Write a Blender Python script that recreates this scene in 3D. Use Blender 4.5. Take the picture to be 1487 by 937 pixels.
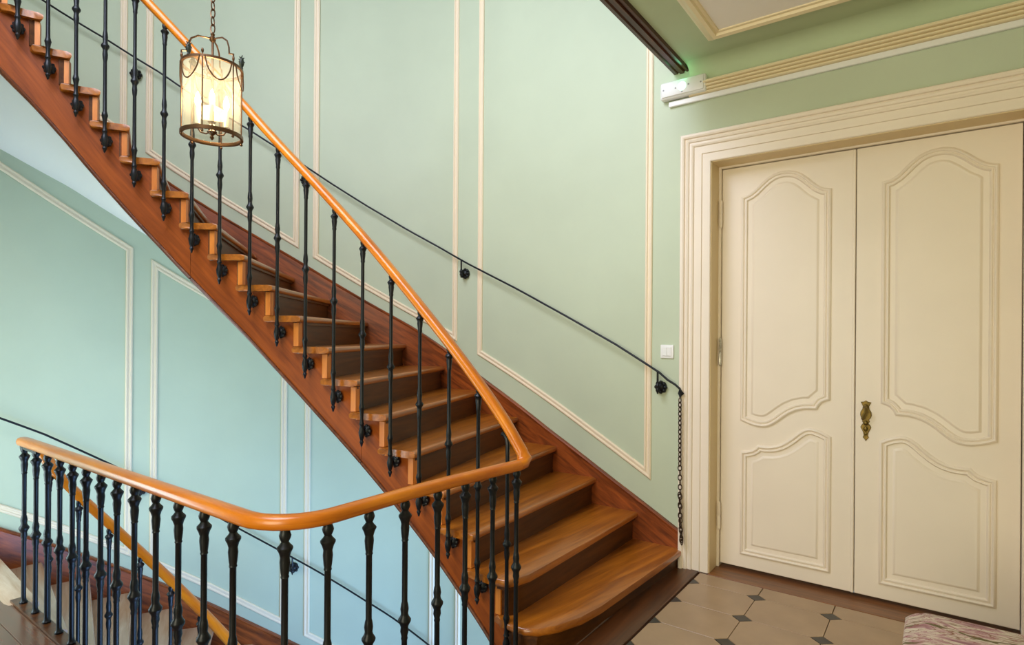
import bpy, bmesh, math, random
from mathutils import Vector, Matrix
from mathutils.geometry import tessellate_polygon
random.seed(7)
PI = math.pi
for o in list(bpy.data.objects):
    bpy.data.objects.remove(o, do_unlink=True)
scene = bpy.context.scene
col = scene.collection

# ---------------------------------------------------------------- camera
cam_data = bpy.data.cameras.new('camera')
cam_data.sensor_width = 36.0
cam_data.lens = 852.1 / 1487.0 * 36.0
cam_data.shift_y = (488.96 - 468.5) / 1487.0
cam_data.clip_start = 0.05
cam = bpy.data.objects.new('camera', cam_data)
col.objects.link(cam)
cam.matrix_world = (Matrix.Translation((0, 0, 1.33)) @ Matrix.Rotation(0.6287, 4, 'Z')
                    @ Matrix.Rotation(PI / 2, 4, 'X') @ Matrix.Rotation(0.0069, 4, 'Z'))
scene.camera = cam

# ---------------------------------------------------------------- world, lights, exposure
world = bpy.data.worlds.new('world')
scene.world = world
world.use_nodes = True
bg = world.node_tree.nodes['Background']
bg.inputs['Color'].default_value = (0.86, 0.93, 1.0, 1)
bg.inputs['Strength'].default_value = 0.3


def area(name, loc, target, sx, sy, power, color):
    d = bpy.data.lights.new(name, 'AREA')
    d.shape = 'RECTANGLE'
    d.size, d.size_y = sx, sy
    d.energy = power
    d.color = color
    o = bpy.data.objects.new(name, d)
    col.objects.link(o)
    o.location = loc
    o.rotation_euler = (Vector(target) - Vector(loc)).to_track_quat('-Z', 'Y').to_euler()
    return o


def lamp(name, loc, power, color, size):
    d = bpy.data.lights.new(name, 'POINT')
    d.energy = power
    d.color = color
    d.shadow_soft_size = size
    o = bpy.data.objects.new(name, d)
    col.objects.link(o)
    o.location = loc
    return o


area('landing_window_light', (-4.05, -0.03, 0.56), (-4.25, 2.0, 0.45), 1.2, 1.0, 33, (0.76, 0.94, 1.0))
area('lower_hall_added_light', (0.2, 1.9, -1.6), (-4.0, 1.9, -1.3), 2.6, 2.2, 264, (0.29, 0.52, 1.0))  # unseen area light added in open space below the floor; lifts the lower wall
area('upper_fill_light', (-2.10, -0.03, 4.2), (-2.0, 3.3, 1.5), 2.0, 2.0, 170, (0.79, 0.83, 1.0))  # unseen fill panel added to brighten the upper stair wall
area('hall_window_light', (-0.6, -2.62, 1.55), (-0.9, 3.0, 1.6), 2.0, 2.2, 112, (1.0, 0.91, 0.66))
lamp('hall_ceiling_lamp', (1.7, 0.3, 2.3), 3, (1.0, 0.82, 0.40), 0.12)

scene.view_settings.view_transform = 'Standard'
scene.view_settings.look = 'None'
scene.view_settings.gamma = 1.0
scene.view_settings.use_curve_mapping = False
scene.view_settings.exposure = -0.12


# ---------------------------------------------------------------- materials
def new_mat(name):
    m = bpy.data.materials.new(name)
    m.use_nodes = True
    nt = m.node_tree
    return m, nt, nt.nodes['Principled BSDF']


def srgb(r, g, b):
    f = lambda c: (c / 255.0 / 12.92) if c <= 10.3 else (((c / 255.0) + 0.055) / 1.055) ** 2.4
    return (f(r), f(g), f(b), 1.0)


def plain(name, c, rough=0.5, metal=0.0, noise=0.0, nscale=8.0, bump=0.0, bscale=60.0, spec=0.5, coat=0.0):
    m, nt, b = new_mat(name)
    b.inputs['Roughness'].default_value = rough
    b.inputs['Metallic'].default_value = metal
    b.inputs['Specular IOR Level'].default_value = spec
    b.inputs['Coat Weight'].default_value = coat
    b.inputs['Base Color'].default_value = c
    if noise > 0 or bump > 0:
        tc = nt.nodes.new('ShaderNodeTexCoord')
    if noise > 0:
        n = nt.nodes.new('ShaderNodeTexNoise')
        n.inputs['Scale'].default_value = nscale
        n.inputs['Detail'].default_value = 4
        nt.links.new(tc.outputs['Object'], n.inputs['Vector'])
        r = nt.nodes.new('ShaderNodeValToRGB')
        r.color_ramp.elements[0].position = 0.3
        r.color_ramp.elements[1].position = 0.7
        r.color_ramp.elements[0].color = tuple(x * (1 - noise) for x in c[:3]) + (1,)
        r.color_ramp.elements[1].color = tuple(min(1, x * (1 + noise)) for x in c[:3]) + (1,)
        nt.links.new(n.outputs['Fac'], r.inputs['Fac'])
        nt.links.new(r.outputs['Color'], b.inputs['Base Color'])
    if bump > 0:
        n2 = nt.nodes.new('ShaderNodeTexNoise')
        n2.inputs['Scale'].default_value = bscale
        n2.inputs['Detail'].default_value = 3
        nt.links.new(tc.outputs['Object'], n2.inputs['Vector'])
        bp = nt.nodes.new('ShaderNodeBump')
        bp.inputs['Strength'].default_value = bump
        bp.inputs['Distance'].default_value = 0.01
        nt.links.new(n2.outputs['Fac'], bp.inputs['Height'])
        nt.links.new(bp.outputs['Normal'], b.inputs['Normal'])
    return m


def wood(name, dark, light, coord='UV', scale=(1.2, 22.0, 22.0), rough=0.32, bump=0.12, coat=0.0, per_object=0.0, spec=0.5):
    m, nt, b = new_mat(name)
    b.inputs['Specular IOR Level'].default_value = spec
    tc = nt.nodes.new('ShaderNodeTexCoord')
    mp = nt.nodes.new('ShaderNodeMapping')
    mp.inputs['Scale'].default_value = scale
    nt.links.new(tc.outputs[coord], mp.inputs['Vector'])
    vec = mp.outputs['Vector']
    if per_object > 0:
        oi = nt.nodes.new('ShaderNodeObjectInfo')
        ad = nt.nodes.new('ShaderNodeVectorMath')
        ad.operation = 'MULTIPLY_ADD'
        ad.inputs[1].default_value = (1, 1, 1)
        cb = nt.nodes.new('ShaderNodeCombineXYZ')
        mu = nt.nodes.new('ShaderNodeMath')
        mu.operation = 'MULTIPLY'
        mu.inputs[1].default_value = 40
        nt.links.new(oi.outputs['Random'], mu.inputs[0])
        nt.links.new(mu.outputs[0], cb.inputs[0])
        nt.links.new(mu.outputs[0], cb.inputs[1])
        nt.links.new(vec, ad.inputs[0])
        nt.links.new(cb.outputs[0], ad.inputs[2])
        vec = ad.outputs[0]
    n = nt.nodes.new('ShaderNodeTexNoise')
    n.inputs['Scale'].default_value = 1.0
    n.inputs['Detail'].default_value = 6
    n.inputs['Roughness'].default_value = 0.62
    n.inputs['Distortion'].default_value = 0.7
    nt.links.new(vec, n.inputs['Vector'])
    r = nt.nodes.new('ShaderNodeValToRGB')
    r.color_ramp.elements[0].position = 0.30
    r.color_ramp.elements[1].position = 0.72
    r.color_ramp.elements[0].color = dark
    r.color_ramp.elements[1].color = light
    nt.links.new(n.outputs['Fac'], r.inputs['Fac'])
    nt.links.new(r.outputs['Color'], b.inputs['Base Color'])
    bp = nt.nodes.new('ShaderNodeBump')
    bp.inputs['Strength'].default_value = bump
    bp.inputs['Distance'].default_value = 0.004
    nt.links.new(n.outputs['Fac'], bp.inputs['Height'])
    nt.links.new(bp.outputs['Normal'], b.inputs['Normal'])
    b.inputs['Roughness'].default_value = rough
    b.inputs['Coat Weight'].default_value = coat
    b.inputs['Coat Roughness'].default_value = 0.18
    return m


M = {}
M['mint'] = plain('mint_wall_paint', srgb(190, 201, 175), 0.6, noise=0.03, nscale=2.5, bump=0.03, bscale=40)
M['green_ceiling'] = plain('green_ceiling_paint', srgb(188, 202, 168), 0.65, noise=0.03, nscale=3)
M['cream_moulding'] = plain('cream_pink_moulding', srgb(236, 220, 192), 0.5)
M['door_cream'] = plain('door_cream_paint', srgb(240, 227, 209), 0.42, noise=0.025, nscale=3)
M['architrave'] = plain('architrave_cream', srgb(240, 227, 210), 0.45, noise=0.02, nscale=3)
M['jamb'] = plain('door_jamb_tan', srgb(226, 204, 160), 0.5)
M['cornice'] = plain('cornice_cream', srgb(240, 224, 188), 0.45)
M['white_plastic'] = plain('white_plastic', srgb(236, 236, 234), 0.35)
M['grey_plastic'] = plain('grey_plastic', srgb(150, 150, 150), 0.35)
M['plaster'] = plain('white_plaster', srgb(250, 250, 250), 0.7)
M['grey_panel'] = plain('lilac_grey_ceiling', srgb(246, 240, 236), 0.7)
M['tread'] = wood('tread_oak', srgb(132, 68, 12), srgb(198, 118, 32), 'Object', (1.6, 24, 24), 0.30, 0.1, 0.5, 1)
M['tread_sheen'] = wood('tread_oak_painted_sheen', srgb(170, 134, 102), srgb(206, 180, 156), 'Object', (1.6, 18, 18), 0.25, 0.05, 0.4, 1)  # paler copy of the tread oak, with reflected daylight painted into its colour
M['riser'] = wood('riser_oak', srgb(60, 31, 7), srgb(106, 60, 20), 'Object', (1.6, 24, 24), 0.42, 0.1, 0.0, 1, 0.35)
M['string'] = wood('string_mahogany', srgb(118, 52, 8), srgb(170, 84, 20), 'UV', (2.0, 20, 20), 0.5, 0.08, 0.0, 0.0, 0.25)
M['riser_end'] = wood('riser_end_orange', srgb(196, 110, 34), srgb(228, 142, 52), 'Object', (20, 20, 3), 0.4)
M['skirting'] = wood('skirting_red_oak', srgb(78, 32, 8), srgb(168, 84, 32), 'UV', (4.0, 26, 26), 0.40, 0.12, 0.1)
M['rail'] = wood('handrail_honey_oak', srgb(182, 88, 4), srgb(230, 140, 22), 'UV', (2.5, 14, 14), 0.28, 0.03, 0.25)
M['beam'] = wood('dark_beam', srgb(46, 18, 6), srgb(96, 46, 20), 'Object', (40, 1.5, 40), 0.34, 0.1, 0.1, 0, 0.3)
M['threshold'] = wood('threshold_wood', srgb(92, 54, 26), srgb(150, 96, 52), 'Object', (2, 26, 26), 0.35, 0.1, 0.1)
M['kerb'] = wood('dark_kerb_wood', srgb(58, 30, 12), srgb(104, 60, 28), 'Object', (26, 2, 26), 0.35, 0.1, 0.1)
M['plank'] = wood('landing_plank', srgb(84, 48, 28), srgb(124, 76, 48), 'Object', (2, 26, 26), 0.24, 0.05, 0.3, 1)
M['iron'] = plain('black_cast_iron', srgb(26, 29, 33), 0.38, 0.4, bump=0.05, bscale=90)
M['chain'] = plain('dark_bronze_chain', srgb(66, 50, 36), 0.4, 0.7)
M['bronze'] = plain('lantern_bronze', srgb(104, 76, 52), 0.35, 0.8, noise=0.15, nscale=30)
M['pine'] = plain('green_bronze', srgb(40, 48, 40), 0.5, 0.3)
M['brass'] = plain('aged_brass', srgb(112, 92, 44), 0.42, 0.8, noise=0.4, nscale=40)
M['nickel'] = plain('hinge_metal', srgb(200, 196, 186), 0.3, 0.6, noise=0.3, nscale=60)
M['tile'] = plain('beige_stone_tile', srgb(170, 142, 112), 0.32, noise=0.10, nscale=5, bump=0.03, bscale=30)
M['cabochon'] = plain('black_slate_cabochon', srgb(52, 48, 44), 0.3, noise=0.25, nscale=14)
M['grout'] = plain('tile_grout', srgb(150, 124, 96), 0.8)
M['candle'] = plain('candle_sleeve_ivory', srgb(240, 226, 196), 0.5)
M['leg_wood'] = wood('stool_leg_wood', srgb(70, 40, 20), srgb(120, 74, 40), 'Object', (24, 24, 2), 0.35)


def glass_mat():
    m, nt, b = new_mat('lantern_glass')
    nt.nodes.remove(b)
    out = nt.nodes['Material Output']
    tr = nt.nodes.new('ShaderNodeBsdfTransparent')
    tr.inputs['Color'].default_value = (0.97, 0.95, 0.90, 1)
    gl = nt.nodes.new('ShaderNodeBsdfGlossy')
    gl.inputs['Roughness'].default_value = 0.05
    tl = nt.nodes.new('ShaderNodeBsdfTranslucent')
    tl.inputs['Color'].default_value = (1.0, 0.96, 0.88, 1)
    mx0 = nt.nodes.new('ShaderNodeMixShader')
    mx0.inputs[0].default_value = 0.045
    nt.links.new(tr.outputs[0], mx0.inputs[1])
    nt.links.new(tl.outputs[0], mx0.inputs[2])
    mx = nt.nodes.new('ShaderNodeMixShader')
    mx.inputs[0].default_value = 0.06
    nt.links.new(mx0.outputs[0], mx.inputs[1])
    nt.links.new(gl.outputs[0], mx.inputs[2])
    nt.links.new(mx.outputs[0], out.inputs['Surface'])
    return m


M['glass'] = glass_mat()


def emit_mat(name, c, strength):
    m, nt, b = new_mat(name)
    b.inputs['Base Color'].default_value = c
    b.inputs['Emission Color'].default_value = c
    b.inputs['Emission Strength'].default_value = strength
    return m


M['bulb'] = emit_mat('warm_bulb', (1.0, 0.76, 0.44, 1), 32.0)
M['led'] = emit_mat('green_led', (0.62, 1.0, 0.82, 1), 1.1)


def fabric_mat():
    m, nt, b = new_mat('floral_tapestry')
    tc = nt.nodes.new('ShaderNodeTexCoord')

    def noise(scale, detail, dist, off, stretch):
        mp = nt.nodes.new('ShaderNodeMapping')
        mp.inputs['Location'].default_value = off
        mp.inputs['Rotation'].default_value = (0, 0, .35)
        mp.inputs['Scale'].default_value = stretch
        nt.links.new(tc.outputs['Object'], mp.inputs['Vector'])
        n = nt.nodes.new('ShaderNodeTexNoise')
        n.inputs['Scale'].default_value = scale
        n.inputs['Detail'].default_value = detail
        n.inputs['Distortion'].default_value = dist
        nt.links.new(mp.outputs['Vector'], n.inputs['Vector'])
        return n.outputs['Fac']

    def ramp(fac, stops):
        r = nt.nodes.new('ShaderNodeValToRGB')
        e = r.color_ramp.elements
        e[0].position, e[0].color = stops[0]
        e[1].position, e[1].color = stops[-1]
        for p, c in stops[1:-1]:
            x = e.new(p)
            x.color = c
        nt.links.new(fac, r.inputs['Fac'])
        return r.outputs['Color']

    def mix(fac, c1, c2):
        mx = nt.nodes.new('ShaderNodeMixRGB')
        nt.links.new(fac, mx.inputs['Fac'])
        nt.links.new(c1, mx.inputs['Color1'])
        mx.inputs['Color2'].default_value = c2
        return mx.outputs['Color']
    k, w = (0, 0, 0, 1), (1, 1, 1, 1)
    base = ramp(noise(8, 5, 1.4, (0, 0, 0), (1, 2.2, 1)), [(.30, srgb(160, 112, 122)), (.42, srgb(200, 160, 160)), (.50, srgb(226, 212, 196)), (.60, srgb(206, 190, 172)), (.72, srgb(184, 140, 146))])
    c = mix(ramp(noise(11, 4, 2.2, (3, 1, 0), (1, 2.6, 1)), [(.50, k), (.525, w), (.55, k)]), base, srgb(158, 72, 84))
    c = mix(ramp(noise(4.5, 3, 1.6, (7, 2, 0), (1, 3.2, 1)), [(.485, k), (.507, w), (.53, k)]), c, srgb(138, 92, 56))
    c = mix(ramp(noise(6.5, 3, 2.0, (1, 9, 0), (1, 3.0, 1)), [(.60, k), (.64, w)]), c, srgb(112, 100, 62))
    nt.links.new(c, b.inputs['Base Color'])
    b.inputs['Roughness'].default_value = 0.85
    vo = nt.nodes.new('ShaderNodeTexNoise')
    vo.inputs['Scale'].default_value = 220
    nt.links.new(tc.outputs['Object'], vo.inputs['Vector'])
    bp = nt.nodes.new('ShaderNodeBump')
    bp.inputs['Strength'].default_value = 0.25
    bp.inputs['Distance'].default_value = 0.004
    nt.links.new(vo.outputs['Fac'], bp.inputs['Height'])
    nt.links.new(bp.outputs['Normal'], b.inputs['Normal'])
    return m


M['fabric'] = fabric_mat()


# ---------------------------------------------------------------- helpers
def mesh_of(bm, name, mat, smooth=35):
    bmesh.ops.recalc_face_normals(bm, faces=bm.faces)
    me = bpy.data.meshes.new(name)
    bm.to_mesh(me)
    bm.free()
    me.materials.append(mat)
    if smooth:
        me.shade_smooth()
        me.set_sharp_from_angle(angle=math.radians(smooth))
    return me


def link(name, me, parent=None, matrix=None):
    o = bpy.data.objects.new(name, me)
    col.objects.link(o)
    if parent:
        o.parent = parent
    if matrix is not None:
        o.matrix_local = matrix
    return o


def obj(name, bm, mat, parent=None, smooth=35, matrix=None):
    return link(name, mesh_of(bm, name, mat, smooth), parent, matrix)


def tag(o, label, cat, group=None):
    o['label'] = label
    o['category'] = cat
    if group:
        o['group'] = group
    return o


def struct(o, label=None, cat=None):
    o['kind'] = 'structure'
    if label:
        o['label'] = label
    if cat:
        o['category'] = cat
    return o


def thing(name, label, cat, loc=(0, 0, 0), group=None):
    o = bpy.data.objects.new(name, None)
    o.empty_display_size = 0.1
    col.objects.link(o)
    o.location = loc
    tag(o, label, cat, group)
    return o


def box(bm, x0, x1, y0, y1, z0, z1, bev=0.0, seg=1):
    vs = [bm.verts.new((x, y, z)) for z in (z0, z1) for y in (y0, y1) for x in (x0, x1)]
    idx = [(0, 2, 3, 1), (4, 5, 7, 6), (0, 1, 5, 4), (2, 6, 7, 3), (0, 4, 6, 2), (1, 3, 7, 5)]
    fs = [bm.faces.new([vs[i] for i in q]) for q in idx]
    if bev > 0:
        ed = set(e for f in fs for e in f.edges)
        bmesh.ops.bevel(bm, geom=list(ed), offset=bev, segments=seg, affect='EDGES', profile=0.5)


def prism(bm, poly, z0, z1, bev=0.0, seg=2):
    lo = [bm.verts.new((p[0], p[1], z0)) for p in poly]
    hi = [bm.verts.new((p[0], p[1], z1)) for p in poly]
    n = len(poly)
    a = bm.faces.new(lo[::-1])
    b = bm.faces.new(hi)
    for i in range(n):
        bm.faces.new((lo[i], lo[(i + 1) % n], hi[(i + 1) % n], hi[i]))
    if bev > 0:
        ed = list(a.edges) + list(b.edges)
        bmesh.ops.bevel(bm, geom=ed, offset=bev, segments=seg, affect='EDGES', profile=0.5)


def lathe(bm, prof, seg=12, mat=None):
    rings = []
    for r, z in prof:
        if r < 1e-5:
            ring = [bm.verts.new((0, 0, z))]
        else:
            ring = [bm.verts.new((r * math.cos(2 * PI * i / seg), r * math.sin(2 * PI * i / seg), z)) for i in range(seg)]
        rings.append(ring)
    for a, b in zip(rings, rings[1:]):
        if len(a) == 1 and len(b) == 1:
            continue
        for i in range(seg):
            j = (i + 1) % seg
            if len(a) == 1:
                bm.faces.new((a[0], b[i], b[j]))
            elif len(b) == 1:
                bm.faces.new((a[i], a[j], b[0]))
            else:
                bm.faces.new((a[i], a[j], b[j], b[i]))
    vs = [v for r in rings for v in r]
    if mat is not None:
        bmesh.ops.transform(bm, matrix=mat, verts=vs)
    return vs


def sweep(bm, pts, nrm, prof, closed=False, cap=True, uvs=True):
    """sweep a closed profile [(lateral, normal)] along pts; nrm = surface normal per point, mitred corners"""
    pts = [Vector(p) for p in pts]
    n = len(pts)
    if not isinstance(nrm, list):
        nrm = [Vector(nrm)] * n
    nrm = [Vector(v) for v in nrm]
    rings = []
    arc = [0.0]
    for i in range(1, n):
        arc.append(arc[-1] + (pts[i] - pts[i - 1]).length)
    for i in range(n):
        if closed:
            tp = (pts[i] - pts[i - 1]).normalized()
            tn = (pts[(i + 1) % n] - pts[i]).normalized()
        else:
            tp = (pts[i] - pts[max(i - 1, 0)])
            tn = (pts[min(i + 1, n - 1)] - pts[i])
            if tp.length < 1e-9: tp = tn
            if tn.length < 1e-9: tn = tp
            tp.normalize(); tn.normalize()
        N = nrm[i].normalized()
        lp = N.cross(tp).normalized()
        ln = N.cross(tn).normalized()
        m = lp + ln
        if m.length < 1e-6:
            m = ln.copy()
        m.normalize()
        k = max(0.35, m.dot(ln))
        T = (tp + tn).normalized() if (tp + tn).length > 1e-6 else tn
        up = (N - T * N.dot(T)).normalized()
        rings.append([bm.verts.new(pts[i] + m * (u / k) + up * v) for u, v in prof])
    uv = bm.loops.layers.uv.verify() if uvs else None
    q = len(prof)
    seg = n if closed else n - 1
    per = [0.0]
    for j in range(q):
        a, b = prof[j], prof[(j + 1) % q]
        per.append(per[-1] + math.hypot(a[0] - b[0], a[1] - b[1]))
    for i in range(seg):
        A, B = rings[i], rings[(i + 1) % n]
        ua = arc[i]
        ub = arc[i + 1] if i + 1 < n else arc[i] + (pts[0] - pts[i]).length
        for j in range(q):
            f = bm.faces.new((A[j], B[j], B[(j + 1) % q], A[(j + 1) % q]))
            if uv:
                for lp_, c in zip(f.loops, ((ua, per[j]), (ub, per[j]), (ub, per[j + 1]), (ua, per[j + 1]))):
                    lp_[uv].uv = c
    if cap and not closed:
        bm.faces.new(rings[0])
        bm.faces.new(rings[-1][::-1])


def circ(r, n=8, ry=None):
    ry = ry or r
    return [(r * math.cos(2 * PI * i / n), ry * math.sin(2 * PI * i / n)) for i in range(n)]


def tube(bm, pts, r, n=8, up=(0, 0, 1), closed=False):
    sweep(bm, pts, Vector(up), circ(r, n), closed)


def sphere(bm, c, r, seg=10, rings=6, sc=(1, 1, 1)):
    mat = Matrix.Translation(c) @ Matrix.Diagonal((r * sc[0], r * sc[1], r * sc[2], 1))
    bmesh.ops.create_uvsphere(bm, u_segments=seg, v_segments=rings, radius=1.0, matrix=mat)


# ---------------------------------------------------------------- plan of the stair
OP = [(-1.36, 2.036), (-1.522, 2.033), (-1.685, 2.029), (-1.856, 2.021), (-2.034, 2.007), (-2.214, 1.986), (-2.392, 1.953),
      (-2.566, 1.908), (-2.733, 1.852), (-2.888, 1.784), (-3.028, 1.708), (-3.152, 1.62), (-3.262, 1.524), (-3.355, 1.419),
      (-3.436, 1.306), (-3.505, 1.195), (-3.564, 1.088), (-3.615, .985), (-3.655, .87), (-3.68, .75), (-3.69, .62),
      (-3.69, .48), (-3.69, .34), (-3.69, .2)]
WP = [(-1.18, 3.346), (-1.46, 3.346), (-1.75, 3.346), (-2.044, 3.346), (-2.36, 3.346), (-2.70, 3.343), (-3.03, 3.312),
      (-3.33, 3.20), (-3.575, 3.03), (-3.785, 2.845), (-3.975, 2.65), (-4.165, 2.45), (-4.355, 2.25), (-4.51, 2.03),
      (-4.625, 1.8), (-4.705, 1.56), (-4.755, 1.31), (-4.775, 1.05), (-4.78, .79), (-4.78, .53), (-4.78, .27), (-4.78, 0),
      (-4.78, -.27), (-4.78, -.54)]


def spline(P, t):
    t = min(max(t, -0.9), len(P) - 1.0001)
    i = math.floor(t)
    u = t - i
    def g(j):
        if j < 0:
            return Vector(P[0]) * (1 - j) - Vector(P[1]) * (-j)
        if j >= len(P):
            return Vector(P[-1]) * 2 - Vector(P[-2])
        return Vector(P[j])
    a, b, c, d = g(i - 1), g(i), g(i + 1), g(i + 2)
    return 0.5 * (2 * b + (c - a) * u + (2 * a - 5 * b + 4 * c - d) * u * u + (-a + 3 * b - 3 * c + d) * u ** 3)


def O(s): return spline(OP, s - 1)
def W(s): return spline(WP, s - 1)


def E_(s):
    v = W(s) - O(s)
    return v.normalized()


def tanO(s):
    return (O(s + .02) - O(s - .02)).normalized()


def inwardO(s):            # horizontal normal of the string, pointing to the wall
    t = tanO(s)
    return Vector((t[1], -t[0]))


def nW(s):                 # wall normal, pointing into the stairwell
    t = (W(s + .02) - W(s - .02)).normalized()
    return Vector((-t[1], t[0], 0))


RISE = 0.1656
def nz(s): return 0.1085 + RISE * (s - 1)           # nosing line, flight going up
def nzl(s): return -RISE * (18 - s)                 # nosing line, flight going down


def table(tab, s):
    if s <= tab[0][0]:
        return tab[0][1]
    for (a, va), (b, vb) in zip(tab, tab[1:]):
        if s <= b:
            return va + (vb - va) * (s - a) / (b - a)
    return tab[-1][1]


STR_DEPTH = [(1, .36), (2.5, .378), (4.4, .388), (6, .41), (8.4, .437), (11, .445), (13.3, .468), (15.4, .474), (17.1, .485), (18.6, .52), (20, .56), (24, .6)]
RAIL_H = [(1.3, .700), (1.75, .724), (2.15, .733), (2.9, .738), (4.4, .747), (5.3, .757), (6.8, .775), (8.4, .789), (9.9, .795), (10.8, .800), (11.6, .796), (13, .778), (13.9, .758), (14.5, .741), (18, .70), (24, .70)]
SKIRT_H = [(1, .07), (2.5, .058), (4.2, .055), (6, .085), (7.8, .145), (9.7, .138), (11, .135), (13, .125), (24, .12)]
WRAIL_H = [(1, .935), (2.5, .931), (4.2, .90), (6.2, .88), (10, .885), (12.2, .895), (13.2, .882), (14.4, .868), (15.7, .805), (16.7, .735), (17.4, .69), (20, .55), (24, .5)]

D = 3.346
DP = D + 0.14              # door leaf plane

# ---------------------------------------------------------------- walls
def ribbon_wall(name, plan, spans, mat):
    """plan: list of (x,y); spans(i) -> list of (z0,z1) for segment i; faces towards the room"""
    bm = bmesh.new()
    for i in range(len(plan) - 1):
        for z0, z1 in spans(i):
            a, b = plan[i], plan[i + 1]
            bm.faces.new([bm.verts.new((a[0], a[1], z0)), bm.verts.new((b[0], b[1], z0)),
                          bm.verts.new((b[0], b[1], z1)), bm.verts.new((a[0], a[1], z1))])
    bmesh.ops.remove_doubles(bm, verts=bm.verts, dist=1e-5)
    me = bpy.data.meshes.new(name)
    bm.to_mesh(me)
    bm.free()
    me.materials.append(mat)
    me.shade_smooth()
    me.set_sharp_from_angle(angle=math.radians(35))
    o = link(name, me)
    md = o.modifiers.new('thickness', 'SOLIDIFY')
    md.thickness = 0.16
    md.offset = 1.0
    return o


JX0, JX1, JZ = -1.045, 0.325, 2.328       # door opening
plan = [(2.6, D), (JX1, D), (JX0, D)] + [tuple(W(s)) for s in [1 + .25 * i for i in range(92)]] + [(-4.78, -2.7)]
ZB, ZT = -2.9, 6.3
def spans_back(i):
    if i == 1:
        return [(JZ, ZT), (ZB, 0.0)]
    if i == 0 or i == 2:
        return [(ZB, 0.0), (0.0, JZ), (JZ, ZT)]
    return [(ZB, 0.0), (0.0, JZ), (JZ, ZT)]
# order the plan so that the solidify offset grows away from the room
wall_back = struct(ribbon_wall('wall_back', plan, spans_back, M['mint']), 'pale mint green wall running from the door round the curved stairwell', 'wall')

# mouldings on the curved wall -----------------------------------------------
MOULD = [(-.022, 0), (-.022, .008), (-.016, .014), (-.009, .014), (-.005, .007), (.004, .007), (.009, .012), (.016, .012), (.022, .006), (.022, 0)]
def wall_frame(name, s0, s1, zlo, zhi):
    pts, ns = [], []
    def add(s, z):
        p = W(s)
        n = nW(s)
        pts.append((p[0] + n[0] * .0005, p[1] + n[1] * .0005, z)); ns.append(n)
    k = max(2, int((s1 - s0) / .22))
    for i in range(k + 1):
        s = s0 + (s1 - s0) * i / k
        add(s, zlo(s))
    kz = 2
    for i in range(1, kz):
        add(s1, zlo(s1) + (zhi(s1) - zlo(s1)) * i / kz)
    for i in range(k + 1):
        s = s1 + (s0 - s1) * i / k
        add(s, zhi(s))
    bm = bmesh.new()
    sweep(bm, pts, ns, MOULD, closed=True)
    return obj(name, bm, M['cream_moulding'], wall_back)

for s0, s1 in ((1.84, 6.06), (6.75, 10.46), (10.99, 14.70), (15.31, 19.2), (19.8, 21.8)):
    wall_frame('panel_moulding', s0, s1, lambda s: nz(s) + .265, lambda s: 5.9)
for s0, s1 in ((2.0, 6.62), (7.32, 10.64), (11.27, 14.54), (15.14, 19.0), (19.6, 21.6)):
    wall_frame('panel_moulding', s0, s1, lambda s: nzl(s) + .26, lambda s: max(nz(s) - .52, nzl(s) + .5))

# other walls of the hall (behind and beside the viewer), with window openings
def wall_with_windows(name, x0, x1, y0, y1, z0, z1, wins, mat, label):
    # wins: (a0,a1,b0,b1) along the long axis and z
    bm = bmesh.new()
    alongx = (x1 - x0) > (y1 - y0)
    lo, hi = (x0, x1) if alongx else (y0, y1)
    cuts = sorted(set([lo, hi] + [w[0] for w in wins] + [w[1] for w in wins]))
    for a, b in zip(cuts, cuts[1:]):
        mid = (a + b) / 2
        sp, zc = [], z0
        for w in sorted(wins, key=lambda q: q[2]):
            if w[0] < mid < w[1]:
                sp.append((zc, w[2])); zc = w[3]
        sp.append((zc, z1))
        for c, d in sp:
            if alongx:
                box(bm, a, b, y0, y1, c, d)
            else:
                box(bm, x0, x1, a, b, c, d)
    bmesh.ops.remove_doubles(bm, verts=bm.verts, dist=1e-5)
    return struct(obj(name, bm, mat, smooth=0), label, 'wall')

wall_with_windows('wall_front', -1.95, 2.76, -2.86, -2.70, ZB, ZT, [(-1.6, .4, .45, 2.65)], M['mint'], 'pale green wall with a tall window behind the viewer')
wall_with_windows('wall_landing_added', -4.95, -1.95, -.22, -.06, ZB, ZT, [(-4.65, -3.45, .06, 1.06), (-3.1, -1.99, 3.2, 5.2)], M['mint'], 'unseen pale green landing wall added to carry lights in its openings')  # unseen wall, set forward to hold the lights close to the stairs
wall_with_windows('wall_return', -2.11, -1.95, -2.70, -.22, ZB, ZT, [], M['mint'], 'short pale green return wall between landing and hall')
wall_with_windows('wall_right', 2.6, 2.76, -2.70, 3.5, ZB, ZT, [], M['mint'], 'pale green plain wall on the right of the hall')

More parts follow.
